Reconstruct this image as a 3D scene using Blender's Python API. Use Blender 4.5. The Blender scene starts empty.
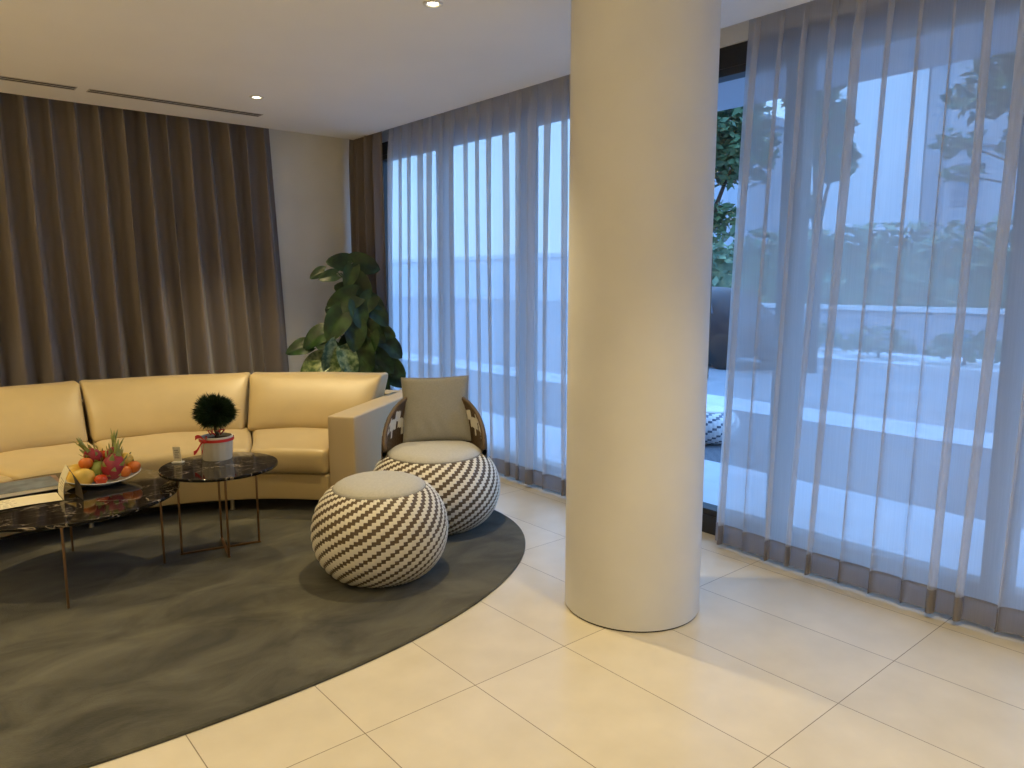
import bpy, bmesh, math, random
from mathutils import Vector, Matrix
random.seed(7)
PI = math.pi
S = bpy.context.scene
COL = S.collection
sin, cos = math.sin, math.cos

# ------------------------------------------------------------------ helpers
def link(o, parent=None):
    COL.objects.link(o)
    if parent is not None: o.parent = parent
    return o
def tag(o, label=None, cat=None, group=None, kind=None):
    if label: o['label'] = label
    if cat: o['category'] = cat
    if group: o['group'] = group
    if kind: o['kind'] = kind
    return o
def thing(name, label, cat, loc=(0, 0, 0), rz=0, group=None):
    o = bpy.data.objects.new(name, None); link(o)
    o.empty_display_size = .1
    o.location = loc; o.rotation_euler = (0, 0, rz)
    return tag(o, label, cat, group)
def copy_tree(o, parent=None):
    c = o.copy(); COL.objects.link(c); c.parent = parent
    for ch in list(o.children): copy_tree(ch, c)
    return c

class MB:
    """collects geometry for one mesh object"""
    def __init__(s): s.v = []; s.f = []; s.mi = []
    def add(s, vs, fs, mi=0, M=None):
        n = len(s.v)
        for p in vs: s.v.append(tuple(M @ Vector(p)) if M is not None else tuple(p))
        for f in fs: s.f.append(tuple(i + n for i in f)); s.mi.append(mi)
    def box(s, x0, x1, y0, y1, z0, z1, mi=0, M=None):
        s.add([(x0,y0,z0),(x1,y0,z0),(x1,y1,z0),(x0,y1,z0),(x0,y0,z1),(x1,y0,z1),(x1,y1,z1),(x0,y1,z1)],
              [(0,3,2,1),(4,5,6,7),(0,1,5,4),(1,2,6,5),(2,3,7,6),(3,0,4,7)], mi, M)
    def grid(s, fn, nu, nv, mi=0, cu=False, M=None, mf=None, flip=False):
        n = len(s.v); mu = nu if cu else nu + 1
        for j in range(nv + 1):
            for i in range(mu):
                p = fn(i / nu, j / nv)
                s.v.append(tuple(M @ Vector(p)) if M is not None else tuple(p))
        for j in range(nv):
            for i in range(nu):
                a = n + j*mu + i; b = n + j*mu + (i+1) % mu if cu else a + 1
                c = b + mu; d = a + mu
                s.f.append((d, c, b, a) if flip else (a, b, c, d)); s.mi.append(mf(i, j) if mf else mi)
    def lathe(s, prof, n=48, mi=0, M=None, cap=True):
        base = len(s.v)
        s.grid(lambda u, v: (prof[round(v*(len(prof)-1))][0]*cos(2*PI*u), prof[round(v*(len(prof)-1))][0]*sin(2*PI*u), prof[round(v*(len(prof)-1))][1]), n, len(prof)-1, mi, True, M)
        if cap:
            s.f.append(tuple(base + i for i in reversed(range(n)))); s.mi.append(mi)
            t = base + (len(prof)-1)*n
            s.f.append(tuple(t + i for i in range(n))); s.mi.append(mi)
    def tube(s, pts, r, n=8, mi=0, M=None):
        pts = [Vector(p) for p in pts]; base = len(s.v)
        rr = r if isinstance(r, (list, tuple)) else [r]*len(pts)
        up = None
        for k, p in enumerate(pts):
            t = (pts[min(k+1, len(pts)-1)] - pts[max(k-1, 0)]).normalized()
            if up is None: up = Vector((0,0,1)) if abs(t.z) < .9 else Vector((1,0,0))
            a = t.cross(up).normalized(); b = a.cross(t).normalized(); up = b
            for i in range(n):
                q = p + (a*cos(2*PI*i/n) + b*sin(2*PI*i/n))*rr[k]
                s.v.append(tuple(M @ q) if M is not None else tuple(q))
        for k in range(len(pts)-1):
            for i in range(n):
                s.f.append((base+k*n+i, base+(k+1)*n+i, base+(k+1)*n+(i+1) % n, base+k*n+(i+1) % n)); s.mi.append(mi)
        s.f.append(tuple(base+i for i in range(n))); s.mi.append(mi)
        s.f.append(tuple(base+(len(pts)-1)*n+i for i in reversed(range(n)))); s.mi.append(mi)
    def rbox(s, hx, hy, hz, r, n=(10, 10, 6), fn=None, mi=0, M=None):
        """rounded, subdivided box of half sizes; fn warps each point"""
        h = (hx, hy, hz); idx = {}
        def vert(p):
            k = tuple(round(c, 6) for c in p)
            if k not in idx:
                inner = [max(-(h[i]-r), min(h[i]-r, p[i])) for i in range(3)]
                d = Vector([p[i]-inner[i] for i in range(3)])
                q = Vector(inner) + (d.normalized()*r if d.length > 1e-9 else d)
                if fn: q = Vector(fn(q))
                if M is not None: q = M @ q
                idx[k] = len(s.v); s.v.append(tuple(q))
            return idx[k]
        def cuts(i):
            m = n[i]; a = h[i]; g = [-a, -a+r*.25, -a+r*.6]
            return g + [-a+r+(2*a-2*r)*k/m for k in range(m+1)] + [-x for x in reversed(g)]
        C3 = [cuts(i) for i in range(3)]
        for ax in range(3):
            b, c = (ax+1) % 3, (ax+2) % 3
            for sg in (-1, 1):
                for i in range(len(C3[b])-1):
                    for j in range(len(C3[c])-1):
                        q = []
                        for (di, dj) in ((0,0),(1,0),(1,1),(0,1)):
                            p = [0,0,0]; p[ax] = sg*h[ax]; p[b] = C3[b][i+di]; p[c] = C3[c][j+dj]
                            q.append(vert(p))
                        if sg < 0: q.reverse()
                        s.f.append(tuple(q)); s.mi.append(mi)
    def build(s, name, mats, parent=None, smooth=False, angle=None, uv=None):
        me = bpy.data.meshes.new(name)
        me.from_pydata(s.v, [], s.f)
        if not isinstance(mats, (list, tuple)): mats = [mats]
        for m in mats: me.materials.append(m)
        me.polygons.foreach_set('material_index', s.mi)
        me.update()
        if smooth:
            me.polygons.foreach_set('use_smooth', [True]*len(me.polygons))
            if angle is not None: me.set_sharp_from_angle(angle=angle)
        o = bpy.data.objects.new(name, me)
        return link(o, parent)

# ------------------------------------------------------------------ materials
def nm(name):
    m = bpy.data.materials.new(name); m.use_nodes = True
    nt = m.node_tree; b = nt.nodes['Principled BSDF']
    return m, nt, b
def N(nt, t, **k):
    n = nt.nodes.new(t)
    for a, v in k.items():
        if hasattr(n, a): setattr(n, a, v)
        else: n.inputs[a.replace('_', ' ')].default_value = v
    return n
def mat(name, col, rough=.5, metal=0, spec=.5, var=0, vscale=8, bump=0, bscale=60, bdist=.002, sheen=0, stretch=None):
    m, nt, b = nm(name)
    b.inputs['Base Color'].default_value = (*col, 1); b.inputs['Roughness'].default_value = rough
    b.inputs['Metallic'].default_value = metal; b.inputs['Specular IOR Level'].default_value = spec
    if sheen: b.inputs['Sheen Weight'].default_value = sheen
    tc = N(nt, 'ShaderNodeTexCoord'); src = tc.outputs['Object']
    if stretch:
        mp = N(nt, 'ShaderNodeMapping'); mp.inputs['Scale'].default_value = stretch
        nt.links.new(src, mp.inputs[0]); src = mp.outputs[0]
    if var:
        nz = N(nt, 'ShaderNodeTexNoise'); nz.inputs['Scale'].default_value = vscale; nz.inputs['Detail'].default_value = 5
        nt.links.new(src, nz.inputs['Vector'])
        cr = N(nt, 'ShaderNodeValToRGB')
        cr.color_ramp.elements[0].position = .3; cr.color_ramp.elements[1].position = .7
        cr.color_ramp.elements[0].color = (*[c*(1-var) for c in col], 1)
        cr.color_ramp.elements[1].color = (*[min(1, c*(1+var)) for c in col], 1)
        nt.links.new(nz.outputs['Fac'], cr.inputs[0]); nt.links.new(cr.outputs[0], b.inputs['Base Color'])
    if bump:
        n2 = N(nt, 'ShaderNodeTexNoise'); n2.inputs['Scale'].default_value = bscale; n2.inputs['Detail'].default_value = 3
        nt.links.new(src, n2.inputs['Vector'])
        bp = N(nt, 'ShaderNodeBump'); bp.inputs['Strength'].default_value = bump; bp.inputs['Distance'].default_value = bdist
        nt.links.new(n2.outputs['Fac'], bp.inputs['Height']); nt.links.new(bp.outputs[0], b.inputs['Normal'])
    return m
def emit(name, col, s):
    m, nt, b = nm(name)
    b.inputs['Base Color'].default_value = (*col, 1)
    b.inputs['Emission Color'].default_value = (*col, 1); b.inputs['Emission Strength'].default_value = s
    return m
def floor_mat():
    m, nt, b = nm('cream_floor_tile')
    geo = N(nt, 'ShaderNodeNewGeometry'); sx = N(nt, 'ShaderNodeSeparateXYZ'); L = nt.links.new
    L(geo.outputs['Position'], sx.inputs[0])
    def line(out, off, per):
        a = N(nt, 'ShaderNodeMath', operation='SUBTRACT'); L(out, a.inputs[0]); a.inputs[1].default_value = off - per*50
        d = N(nt, 'ShaderNodeMath', operation='DIVIDE'); L(a.outputs[0], d.inputs[0]); d.inputs[1].default_value = per
        f = N(nt, 'ShaderNodeMath', operation='FRACT'); L(d.outputs[0], f.inputs[0])
        q = N(nt, 'ShaderNodeMath', operation='SUBTRACT'); L(f.outputs[0], q.inputs[0]); q.inputs[1].default_value = .5
        ab = N(nt, 'ShaderNodeMath', operation='ABSOLUTE'); L(q.outputs[0], ab.inputs[0])
        g = N(nt, 'ShaderNodeMath', operation='GREATER_THAN'); L(ab.outputs[0], g.inputs[0]); g.inputs[1].default_value = .5 - .0016/per
        fl = N(nt, 'ShaderNodeMath', operation='FLOOR'); L(d.outputs[0], fl.inputs[0])
        return g, fl
    g1, f1 = line(sx.outputs['X'], 1.0912, .4623); g2, f2 = line(sx.outputs['Y'], 2.0612, .9337)
    mx = N(nt, 'ShaderNodeMath', operation='MAXIMUM'); L(g1.outputs[0], mx.inputs[0]); L(g2.outputs[0], mx.inputs[1])
    cb = N(nt, 'ShaderNodeCombineXYZ'); L(f1.outputs[0], cb.inputs[0]); L(f2.outputs[0], cb.inputs[1])
    wn = N(nt, 'ShaderNodeTexWhiteNoise'); L(cb.outputs[0], wn.inputs['Vector'])
    nz = N(nt, 'ShaderNodeTexNoise'); nz.inputs['Scale'].default_value = 5; nz.inputs['Detail'].default_value = 7
    L(geo.outputs['Position'], nz.inputs['Vector'])
    ad = N(nt, 'ShaderNodeMath', operation='MULTIPLY_ADD'); L(wn.outputs['Value'], ad.inputs[0]); ad.inputs[1].default_value = .25; L(nz.outputs['Fac'], ad.inputs[2])
    cr = N(nt, 'ShaderNodeValToRGB'); cr.color_ramp.elements[0].position = .35; cr.color_ramp.elements[1].position = .95
    cr.color_ramp.elements[0].color = (.60, .545, .44, 1); cr.color_ramp.elements[1].color = (.70, .64, .53, 1)
    L(ad.outputs[0], cr.inputs[0])
    mi = N(nt, 'ShaderNodeMixRGB'); L(mx.outputs[0], mi.inputs[0]); L(cr.outputs[0], mi.inputs[1]); mi.inputs[2].default_value = (.2, .16, .11, 1)
    L(mi.outputs[0], b.inputs['Base Color'])
    b.inputs['Roughness'].default_value = .30; b.inputs['Specular IOR Level'].default_value = .45
    n3 = N(nt, 'ShaderNodeTexNoise'); n3.inputs['Scale'].default_value = 40
    L(geo.outputs['Position'], n3.inputs['Vector'])
    bp = N(nt, 'ShaderNodeBump'); bp.inputs['Strength'].default_value = .15; bp.inputs['Distance'].default_value = .001
    L(n3.outputs['Fac'], bp.inputs['Height']); L(bp.outputs[0], b.inputs['Normal'])
    return m
def rug_mat():
    m, nt, b = nm('grey_rug_pile'); L = nt.links.new
    tc = N(nt, 'ShaderNodeTexCoord')
    n1 = N(nt, 'ShaderNodeTexNoise'); n1.inputs['Scale'].default_value = 2.6; n1.inputs['Detail'].default_value = 6; n1.inputs['Roughness'].default_value = .6
    n1.inputs['Distortion'].default_value = .7
    n2 = N(nt, 'ShaderNodeTexNoise'); n2.inputs['Scale'].default_value = 230; n2.inputs['Detail'].default_value = 2
    mp = N(nt, 'ShaderNodeMapping'); mp.inputs['Scale'].default_value = (1, 1.7, 1); mp.inputs['Rotation'].default_value = (0, 0, .5)
    L(tc.outputs['Object'], mp.inputs[0]); L(mp.outputs[0], n1.inputs['Vector']); L(tc.outputs['Object'], n2.inputs['Vector'])
    cr = N(nt, 'ShaderNodeValToRGB'); cr.color_ramp.elements[0].position = .34; cr.color_ramp.elements[1].position = .72
    cr.color_ramp.elements[0].color = (.044, .043, .034, 1); cr.color_ramp.elements[1].color = (.130, .124, .096, 1)
    L(n1.outputs['Fac'], cr.inputs[0])
    mr = N(nt, 'ShaderNodeMapRange'); L(n2.outputs['Fac'], mr.inputs[0]); mr.inputs[3].default_value = .78; mr.inputs[4].default_value = 1.2
    ml = N(nt, 'ShaderNodeMixRGB', blend_type='MULTIPLY'); ml.inputs[0].default_value = 1
    L(cr.outputs[0], ml.inputs[1]); L(mr.outputs[0], ml.inputs[2]); L(ml.outputs[0], b.inputs['Base Color'])
    b.inputs['Roughness'].default_value = .95; b.inputs['Specular IOR Level'].default_value = .1; b.inputs['Sheen Weight'].default_value = .15
    bp = N(nt, 'ShaderNodeBump'); bp.inputs['Strength'].default_value = .6; bp.inputs['Distance'].default_value = .004
    L(n2.outputs['Fac'], bp.inputs['Height']); L(bp.outputs[0], b.inputs['Normal'])
    return m
def marble_mat():
    m, nt, b = nm('black_marble'); L = nt.links.new
    tc = N(nt, 'ShaderNodeTexCoord')
    n1 = N(nt, 'ShaderNodeTexNoise'); n1.inputs['Scale'].default_value = 3.2; n1.inputs['Detail'].default_value = 5; n1.inputs['Distortion'].default_value = 1.2
    mp = N(nt, 'ShaderNodeMapping'); mp.inputs['Scale'].default_value = (1, 2.6, 1); mp.inputs['Rotation'].default_value = (0, 0, .35)
    L(tc.outputs['Object'], mp.inputs[0]); L(mp.outputs[0], n1.inputs['Vector'])
    s1 = N(nt, 'ShaderNodeMath', operation='SUBTRACT'); L(n1.outputs['Fac'], s1.inputs[0]); s1.inputs[1].default_value = .5
    a1 = N(nt, 'ShaderNodeMath', operation='ABSOLUTE'); L(s1.outputs[0], a1.inputs[0])
    cr = N(nt, 'ShaderNodeValToRGB'); e = cr.color_ramp.elements
    e[0].position = .0; e[0].color = (.34, .29, .24, 1); e[1].position = .010; e[1].color = (.010, .008, .007, 1)
    L(a1.outputs[0], cr.inputs[0]); L(cr.outputs[0], b.inputs['Base Color'])
    b.inputs['Roughness'].default_value = .07; b.inputs['Specular IOR Level'].default_value = .38
    return m
def sheer_mat(name, col, opac, trans):
    m, nt, b = nm(name); L = nt.links.new
    nt.nodes.remove(b); out = nt.nodes['Material Output']
    d = N(nt, 'ShaderNodeBsdfDiffuse'); d.inputs[0].default_value = (*col, 1)
    t = N(nt, 'ShaderNodeBsdfTranslucent'); t.inputs[0].default_value = (*col, 1)
    p = N(nt, 'ShaderNodeBsdfTransparent')
    m1 = N(nt, 'ShaderNodeMixShader'); m1.inputs[0].default_value = trans; L(d.outputs[0], m1.inputs[1]); L(t.outputs[0], m1.inputs[2])
    # woven voile: more opaque where the cloth is seen edge on
    lw = N(nt, 'ShaderNodeLayerWeight'); lw.inputs['Blend'].default_value = .35
    mr = N(nt, 'ShaderNodeMapRange'); L(lw.outputs['Facing'], mr.inputs[0]); mr.inputs[3].default_value = opac; mr.inputs[4].default_value = min(1, opac+.22)
    tc = N(nt, 'ShaderNodeTexCoord'); mp = N(nt, 'ShaderNodeMapping'); mp.inputs['Scale'].default_value = (260, 260, 3)
    nz = N(nt, 'ShaderNodeTexNoise'); nz.inputs['Scale'].default_value = 1; L(tc.outputs['Object'], mp.inputs[0]); L(mp.outputs[0], nz.inputs['Vector'])
    ma = N(nt, 'ShaderNodeMath', operation='MULTIPLY_ADD'); L(nz.outputs['Fac'], ma.inputs[0]); ma.inputs[1].default_value = .12; L(mr.outputs[0], ma.inputs[2])
    m2 = N(nt, 'ShaderNodeMixShader'); L(ma.outputs[0], m2.inputs[0]); L(p.outputs[0], m2.inputs[1]); L(m1.outputs[0], m2.inputs[2])
    L(m2.outputs[0], out.inputs[0])
    return m
def glass_mat(name='window_glass', tint=(.93, .97, 1), refl=.05):
    m, nt, b = nm(name); L = nt.links.new
    nt.nodes.remove(b); out = nt.nodes['Material Output']
    p = N(nt, 'ShaderNodeBsdfTransparent'); p.inputs[0].default_value = (*tint, 1)
    g = N(nt, 'ShaderNodeBsdfGlossy'); g.inputs['Roughness'].default_value = .02
    fr = N(nt, 'ShaderNodeFresnel'); fr.inputs[0].default_value = 1.45
    geo = N(nt, 'ShaderNodeNewGeometry')      # no reflection at the exit face of the thin pane
    inv = N(nt, 'ShaderNodeMath', operation='SUBTRACT'); inv.inputs[0].default_value = 1; L(geo.outputs['Backfacing'], inv.inputs[1])
    ml = N(nt, 'ShaderNodeMath', operation='MULTIPLY'); L(fr.outputs[0], ml.inputs[0]); L(inv.outputs[0], ml.inputs[1])
    mx = N(nt, 'ShaderNodeMixShader'); L(ml.outputs[0], mx.inputs[0]); L(p.outputs[0], mx.inputs[1]); L(g.outputs[0], mx.inputs[2])
    L(mx.outputs[0], out.inputs[0])
    return m
def leaf_mat(name, dark, light, rough=.35, scale=6, veins=True):
    m, nt, b = nm(name); L = nt.links.new
    tc = N(nt, 'ShaderNodeTexCoord')
    nz = N(nt, 'ShaderNodeTexNoise'); nz.inputs['Scale'].default_value = scale; nz.inputs['Detail'].default_value = 4
    L(tc.outputs['Object'], nz.inputs['Vector'])
    cr = N(nt, 'ShaderNodeValToRGB'); cr.color_ramp.elements[0].position = .4; cr.color_ramp.elements[1].position = .68
    cr.color_ramp.elements[0].color = (*dark, 1); cr.color_ramp.elements[1].color = (*light, 1)
    L(nz.outputs['Fac'], cr.inputs[0]); L(cr.outputs[0], b.inputs['Base Color'])
    b.inputs['Roughness'].default_value = rough
    return m

M = dict(
    floor=floor_mat(), rug=rug_mat(), marble=marble_mat(),
    wall=mat('grey_wall_paint', (.80, .79, .74), .85, var=.05, vscale=2, bump=.15, bscale=30),
    ceil=mat('white_ceiling_paint', (.84, .83, .80), .9, var=.02, vscale=1.5),
    column=mat('column_plaster', (.69, .70, .73), .7, var=.03, vscale=3, bump=.1, bscale=25),
    drape=mat('brown_drape_cloth', (.205, .178, .175), .8, sheen=.3, spec=.2, bump=.3, bscale=300, stretch=(1, 1, .05)),
    hem=mat('drape_hem', (.15, .12, .11), .85, spec=.2),
    sheer=sheer_mat('voile_cloth', (.78, .765, .77), .54, .64),
    sheer_hem=sheer_mat('voile_double_hem', (.36, .34, .35), .80, .4),
    frame=mat('black_window_frame', (.018, .018, .02), .4),
    glass=glass_mat(),
    sofa=mat('tan_sofa_fabric', (.53, .405, .20), .42, spec=.45, var=.05, vscale=5, bump=.25, bscale=180, bdist=.001, sheen=.15),
    sofa_arm=mat('sofa_arm_fabric', (.55, .44, .27), .5, spec=.35, bump=.2, bscale=180, bdist=.001),
    dark=mat('black_plinth', (.012, .011, .01), .6),
    chrome=mat('brushed_metal', (.55, .5, .42), .3, 1),
    brass=mat('bronze_metal', (.30, .18, .10), .36, 1),
    white_w=mat('white_rattan', (.76, .73, .66), .5, spec=.4),
    brown_w=mat('brown_rattan', (.115, .082, .052), .55, spec=.35),
    brown_b=mat('brown_rattan_back', (.10, .065, .038), .5, spec=.4),
    cushion=mat('light_grey_upholstery', (.50, .49, .46), .85, spec=.2, var=.06, vscale=90, bump=.4, bscale=260, bdist=.0015),
    pillow=mat('olive_grey_linen', (.265, .255, .225), .9, spec=.15, var=.07, vscale=120, bump=.4, bscale=250, bdist=.0015),
    piping=mat('cushion_piping', (.25, .24, .22), .8),
    slat=mat('vent_slot_black', (.03, .025, .02), .7), vent=mat('vent_frame_paint', (.5, .47, .42), .6),
    ringm=mat('downlight_ring_white', (.7, .68, .62), .4), reflector=mat('downlight_reflector', (.8, .78, .7), .2, 1),
    bulb=emit('downlight_glow', (1, .86, .55), 14),
    leaf=leaf_mat('pothos_leaf_green', (.008, .026, .008), (.03, .075, .018), .38, 12),
    leaf_v=leaf_mat('pothos_leaf_variegated', (.035, .085, .02), (.28, .34, .14), .35, 26),
    stem=mat('green_stem', (.06, .12, .03), .5), soil=mat('potting_soil', (.03, .02, .012), .95, bump=.8, bscale=60, bdist=.01),
    moss=mat('moss_pole_fibre', (.07, .05, .03), .95, bump=1, bscale=90, bdist=.01),
    planter=mat('grey_planter', (.22, .21, .2), .5),
    pot=mat('white_ceramic_pot', (.62, .60, .54), .35), ribbon=mat('red_ribbon', (.50, .02, .02), .45),
    needle=mat('bonsai_needle_green', (.012, .032, .008), .6, var=.5, vscale=30), bark=mat('bark', (.07, .045, .03), .9, var=.3, vscale=20, bump=.6, bscale=40, bdist=.01),
    plate=mat('white_porcelain', (.7, .7, .68), .15),
    mango=mat('yellow_mango_skin', (.66, .44, .08), .4, var=.2, vscale=14), tomato=mat('red_tomato_skin', (.50, .05, .01), .25),
    tanger=mat('orange_tangerine_skin', (.60, .15, .015), .4, bump=.4, bscale=160, bdist=.001),
    dragon=mat('dragon_fruit_skin', (.30, .02, .04), .45, var=.3, vscale=18), scale=mat('dragon_fruit_scale', (.30, .34, .10), .5),
    paper=mat('cream_paper', (.74, .68, .52), .7), ink=mat('printed_grey_ink', (.24, .2, .15), .7),
    paper_dark=mat('brown_card', (.16, .12, .08), .5),
    mag1=mat('blue_grey_cover', (.14, .17, .21), .35, var=.5, vscale=16), mag2=mat('brown_red_cover', (.26, .15, .10), .35, var=.5, vscale=14),
    pages=mat('page_block', (.66, .64, .6), .8),
    acrylic=mat('acrylic_base', (.55, .56, .55), .08, spec=.7),
    # outside
    terrace=mat('pale_terrace_stone', (.52, .57, .63), .55, var=.1, vscale=2), asphalt=mat('dark_paving', (.10, .11, .13), .8, var=.15, vscale=3),
    pave=mat('pale_kerb_paving', (.50, .53, .57), .7, var=.1, vscale=3), road=mat('grey_road', (.22, .235, .26), .8, var=.12, vscale=1),
    soffit=mat('canopy_soffit', (.48, .5, .55), .7), facade=mat('pale_facade_panel', (.70, .74, .78), .6, var=.05, vscale=.3),
    facade_g=mat('grey_facade_stone', (.28, .31, .36), .7, var=.1, vscale=.5), wglass=mat('facade_window_glass', (.10, .14, .2), .1),
    hedge=leaf_mat('hedge_leaf_green', (.07, .13, .08), (.19, .27, .15), .6, 3), tree_l=leaf_mat('tree_leaf_green', (.03, .075, .035), (.10, .18, .07), .5, 2),
    carp=mat('black_car_paint', (.012, .015, .022), .45, spec=.25), carg=mat('car_window_glass', (.05, .08, .11), .05), tyre=mat('tyre_rubber', (.02, .02, .02), .8),
    planter_w=mat('planter_wall_concrete', (.34, .36, .40), .8, var=.1, vscale=2), cap=mat('pale_coping_stone', (.62, .64, .66), .6),
    white_m=mat('white_metal', (.72, .74, .76), .4),
)
CH = 2.78      # ceiling height

# ------------------------------------------------------------------ room shell
def struct(name, mb, m, parent=None, smooth=False):
    o = mb.build(name, m, parent, smooth)
    if parent is None: o['kind'] = 'structure'
    return o
b = MB(); b.box(-6.9, 3.74, -4.6, 6.66, -.12, 0); struct('floor', b, M['floor'])
b = MB(); b.box(-6.8, 3.38, -4.5, 6.28, CH, 2.96); b.box(-6.9, 3.80, -4.6, 6.66, 2.96, 3.1); struct('ceiling', b, M['ceil'])
b = MB(); b.box(-6.9, 3.80, 6.5, 6.66, 0, 2.96); struct('wall_back', b, M['wall'])
b = MB(); b.box(-6.9, -6.8, -4.5, 6.5, 0, 2.96); struct('wall_left', b, M['wall'])
b = MB(); b.box(-6.9, 3.80, -4.6, -4.5, 0, 2.96); struct('wall_front', b, M['wall'])
b = MB(); b.box(3.62, 3.80, -4.5, 6.5, 2.775, 2.96)           # lintel above the window heads
b.box(3.62, 3.80, 6.34, 6.5, 0, 2.775); b.box(3.62, 3.80, -4.5, -2.21, 0, 2.775)
struct('wall_right', b, M['wall'])
mull = [6.34, 5.27, 4.20, 3.14, 2.075, 1.005, -.065, -1.14, -2.21]
for k in range(len(mull)-1):
    y1, y0 = mull[k], mull[k+1]
    b = MB(); w = .055
    b.box(3.64, 3.74, y0, y1, 0, .15); b.box(3.64, 3.74, y0, y1, 2.62, 2.775)
    b.box(3.64, 3.74, y0, y0+w, .15, 2.62); b.box(3.64, 3.74, y1-w, y1, .15, 2.62)
    b.box(3.632, 3.64, y0, y1, .10, .112); b.box(3.632, 3.64, y0, y1, 2.66, 2.672)   # rail lips
    o = struct('window_%d' % (k+1), b, M['frame'])
    g = MB(); g.box(3.686, 3.694, y0+w, y1-w, .15, 2.62); g.build('glass_pane', M['glass'], o)

# column
t = thing('round_column', 'thick round off-white plaster column standing on the tiles between the two sheer curtains', 'column', (2.553, 2.163, 0))
b = MB(); b.lathe([(.311, .008), (.311, .6), (.311, 1.4), (.311, 2.2), (.311, CH)], 96); b.build('shaft', M['column'], t, True, .6)
b = MB(); b.lathe([(.306, 0), (.306, .012)], 96); b.build('base_joint', M['dark'], t, True, .6)

# ------------------------------------------------------------------ curtains
def curtain(name, org, axis, out, s0, s1, z0, z1, pitch, amp, mt, hemm, label, group, seed, e0=0, e1=0, rows=34, hem=.11, beta=2.0, trackname='curtain_track', wob=.35, kk=(4, 1.6), heavy=False):
    """axis: unit vector along the rail, out: unit vector into the room; e0/e1 how far the free ends drift at the bottom"""
    rnd = random.Random(seed)
    axis = Vector(axis); out = Vector(out); org = Vector(org)
    n = max(3, round((s1-s0)/pitch)); K = 22
    A = [amp*rnd.uniform(.65, 1.2) for _ in range(n+1)]; J = [rnd.uniform(-.14, .14)*pitch for _ in range(n+1)]
    D = [rnd.uniform(-1, 1)*wob*pitch for _ in range(n+1)]; KB = [rnd.uniform(.6, 1.4) for _ in range(n+1)]
    ph = [rnd.uniform(0, 6.28) for _ in range(4)]; B = [beta*rnd.uniform(.55, 1.25) for _ in range(n+1)]
    H = z1 - z0
    def pt(t, q, push=0):
        i = min(n-1, int(t)); f = t - i
        # cyclic per-pleat attributes blended smoothly; fold peak is at f = .5
        ff = f*f*(3-2*f)
        c = lambda L, k: L[max(0, min(n, k))]
        j0 = c(J, i)*(1-ff) + c(J, i+1)*ff; d0 = c(D, i)*(1-ff) + c(D, i+1)*ff
        a = A[i] if i < n else A[n-1]
        phi = 2*PI*(f-.5)
        open_ = min(1, q*H/.35)
        k = kk[0]*(1-open_) + kk[1]*KB[i]*open_
        aa = a*(.55 + .45*open_)*(1 - .15*q)
        pk = math.exp(k*(cos(phi)-1)); lo = math.exp(-2*k); pk = (pk-lo)/(1-lo)
        if heavy:
            pw = 2.6*(1-q)**1.4 + .42 + .25*(KB[i]-1)
            pk = (.5+.5*cos(phi))**max(.3, pw); aa = a*(.75+.25*open_)
        bt = (B[i]*(1-ff) + B[min(n, i+1)]*ff)*(1 - .25*q)
        s = s0 + pitch_r*(i + f - bt*sin(phi)/(2*PI)) + j0*min(1, q*3) + d0*q
        sp = (s-s0)/(s1-s0)
        s += e0*(1-sp)*q + e1*sp*q
        o = aa*pk + .012*sin(s*3.1+ph[0]+2*q) * q + .006*sin(s*9+ph[1]+q*4)*q + push
        if q > .97: pass
        return org + axis*s + out*o + Vector((0, 0, z1 - q*H))
    pitch_r = (s1-s0)/n
    root = thing(name, label, 'curtain', org + axis*(s0+s1)/2 + Vector((0, 0, 0)), 0, group)
    inv = Matrix.Translation(-(org + axis*(s0+s1)/2))
    b = MB(); b.grid(lambda u, v: pt(u*n, v**1.0), n*K, rows, 0, M=inv); b.build('cloth', mt, root, True)
    qh = 1 - hem/H
    b = MB(); b.grid(lambda u, v: pt(u*n, qh + (1-qh)*v, .003), n*K, 3, 0, M=inv)
    b.grid(lambda u, v: pt(u*n, qh + .004*v, .0045), n*K, 1, 0, M=inv)
    b.build('hem', hemm, root, True)
    # pinched heading tape at the top with the hooks
    b = MB(); b.grid(lambda u, v: pt(u*n, v*.035, .002), n*K, 1, 0, M=inv); b.build('heading_tape', hemm, root, True)
    return root
GW = 'sheer curtains along the window wall'
curtain('sheer_curtain', (3.50, 0, 0), (0, 1, 0), (-1, 0, 0), 3.22, 5.85, .026, 2.93, .158, .058, M['sheer'], M['sheer_hem'],
        'grey white sheer voile curtain hanging between the potted plant and the column', GW, 3, e0=0, e1=.02, beta=2.3)
curtain('sheer_curtain', (3.50, 0, 0), (0, 1, 0), (-1, 0, 0), -.35, 2.27, .026, 2.93, .132, .062, M['sheer'], M['sheer_hem'],
        'wide sheer voile curtain to the right of the column with pleated folds', GW, 12, e0=0, e1=.10)
GD = 'heavy brown blackout drapes'
curtain('blackout_drape', (0, 6.45, 0), (1, 0, 0), (0, -1, 0), -1.6, 2.655, .01, 2.93, .157, .15, M['drape'], M['hem'],
        'wide dark brown pleated drape covering the wall behind the sofa', GD, 5, e0=0, e1=.09, beta=.3, kk=(3, .5), wob=.25, heavy=True)
curtain('blackout_drape', (3.46, 0, 0), (0, 1, 0), (-1, 0, 0), 5.90, 6.42, .01, 2.93, .087, .10, M['drape'], M['hem'],
        'narrow gathered dark brown drape in the corner behind the potted plant', GD, 8, e0=-.02, e1=0, beta=.5, heavy=True)
for nme, lab, bx in (('curtain_track', 'white curtain track in the ceiling slot above the sheer curtains', (3.455, 3.475, -2.2, 6.45)),
                ):
    b = MB(); b.box(*bx, 2.93, 2.96); o = b.build(nme, M['ringm']); tag(o, lab, 'curtain track')
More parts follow.
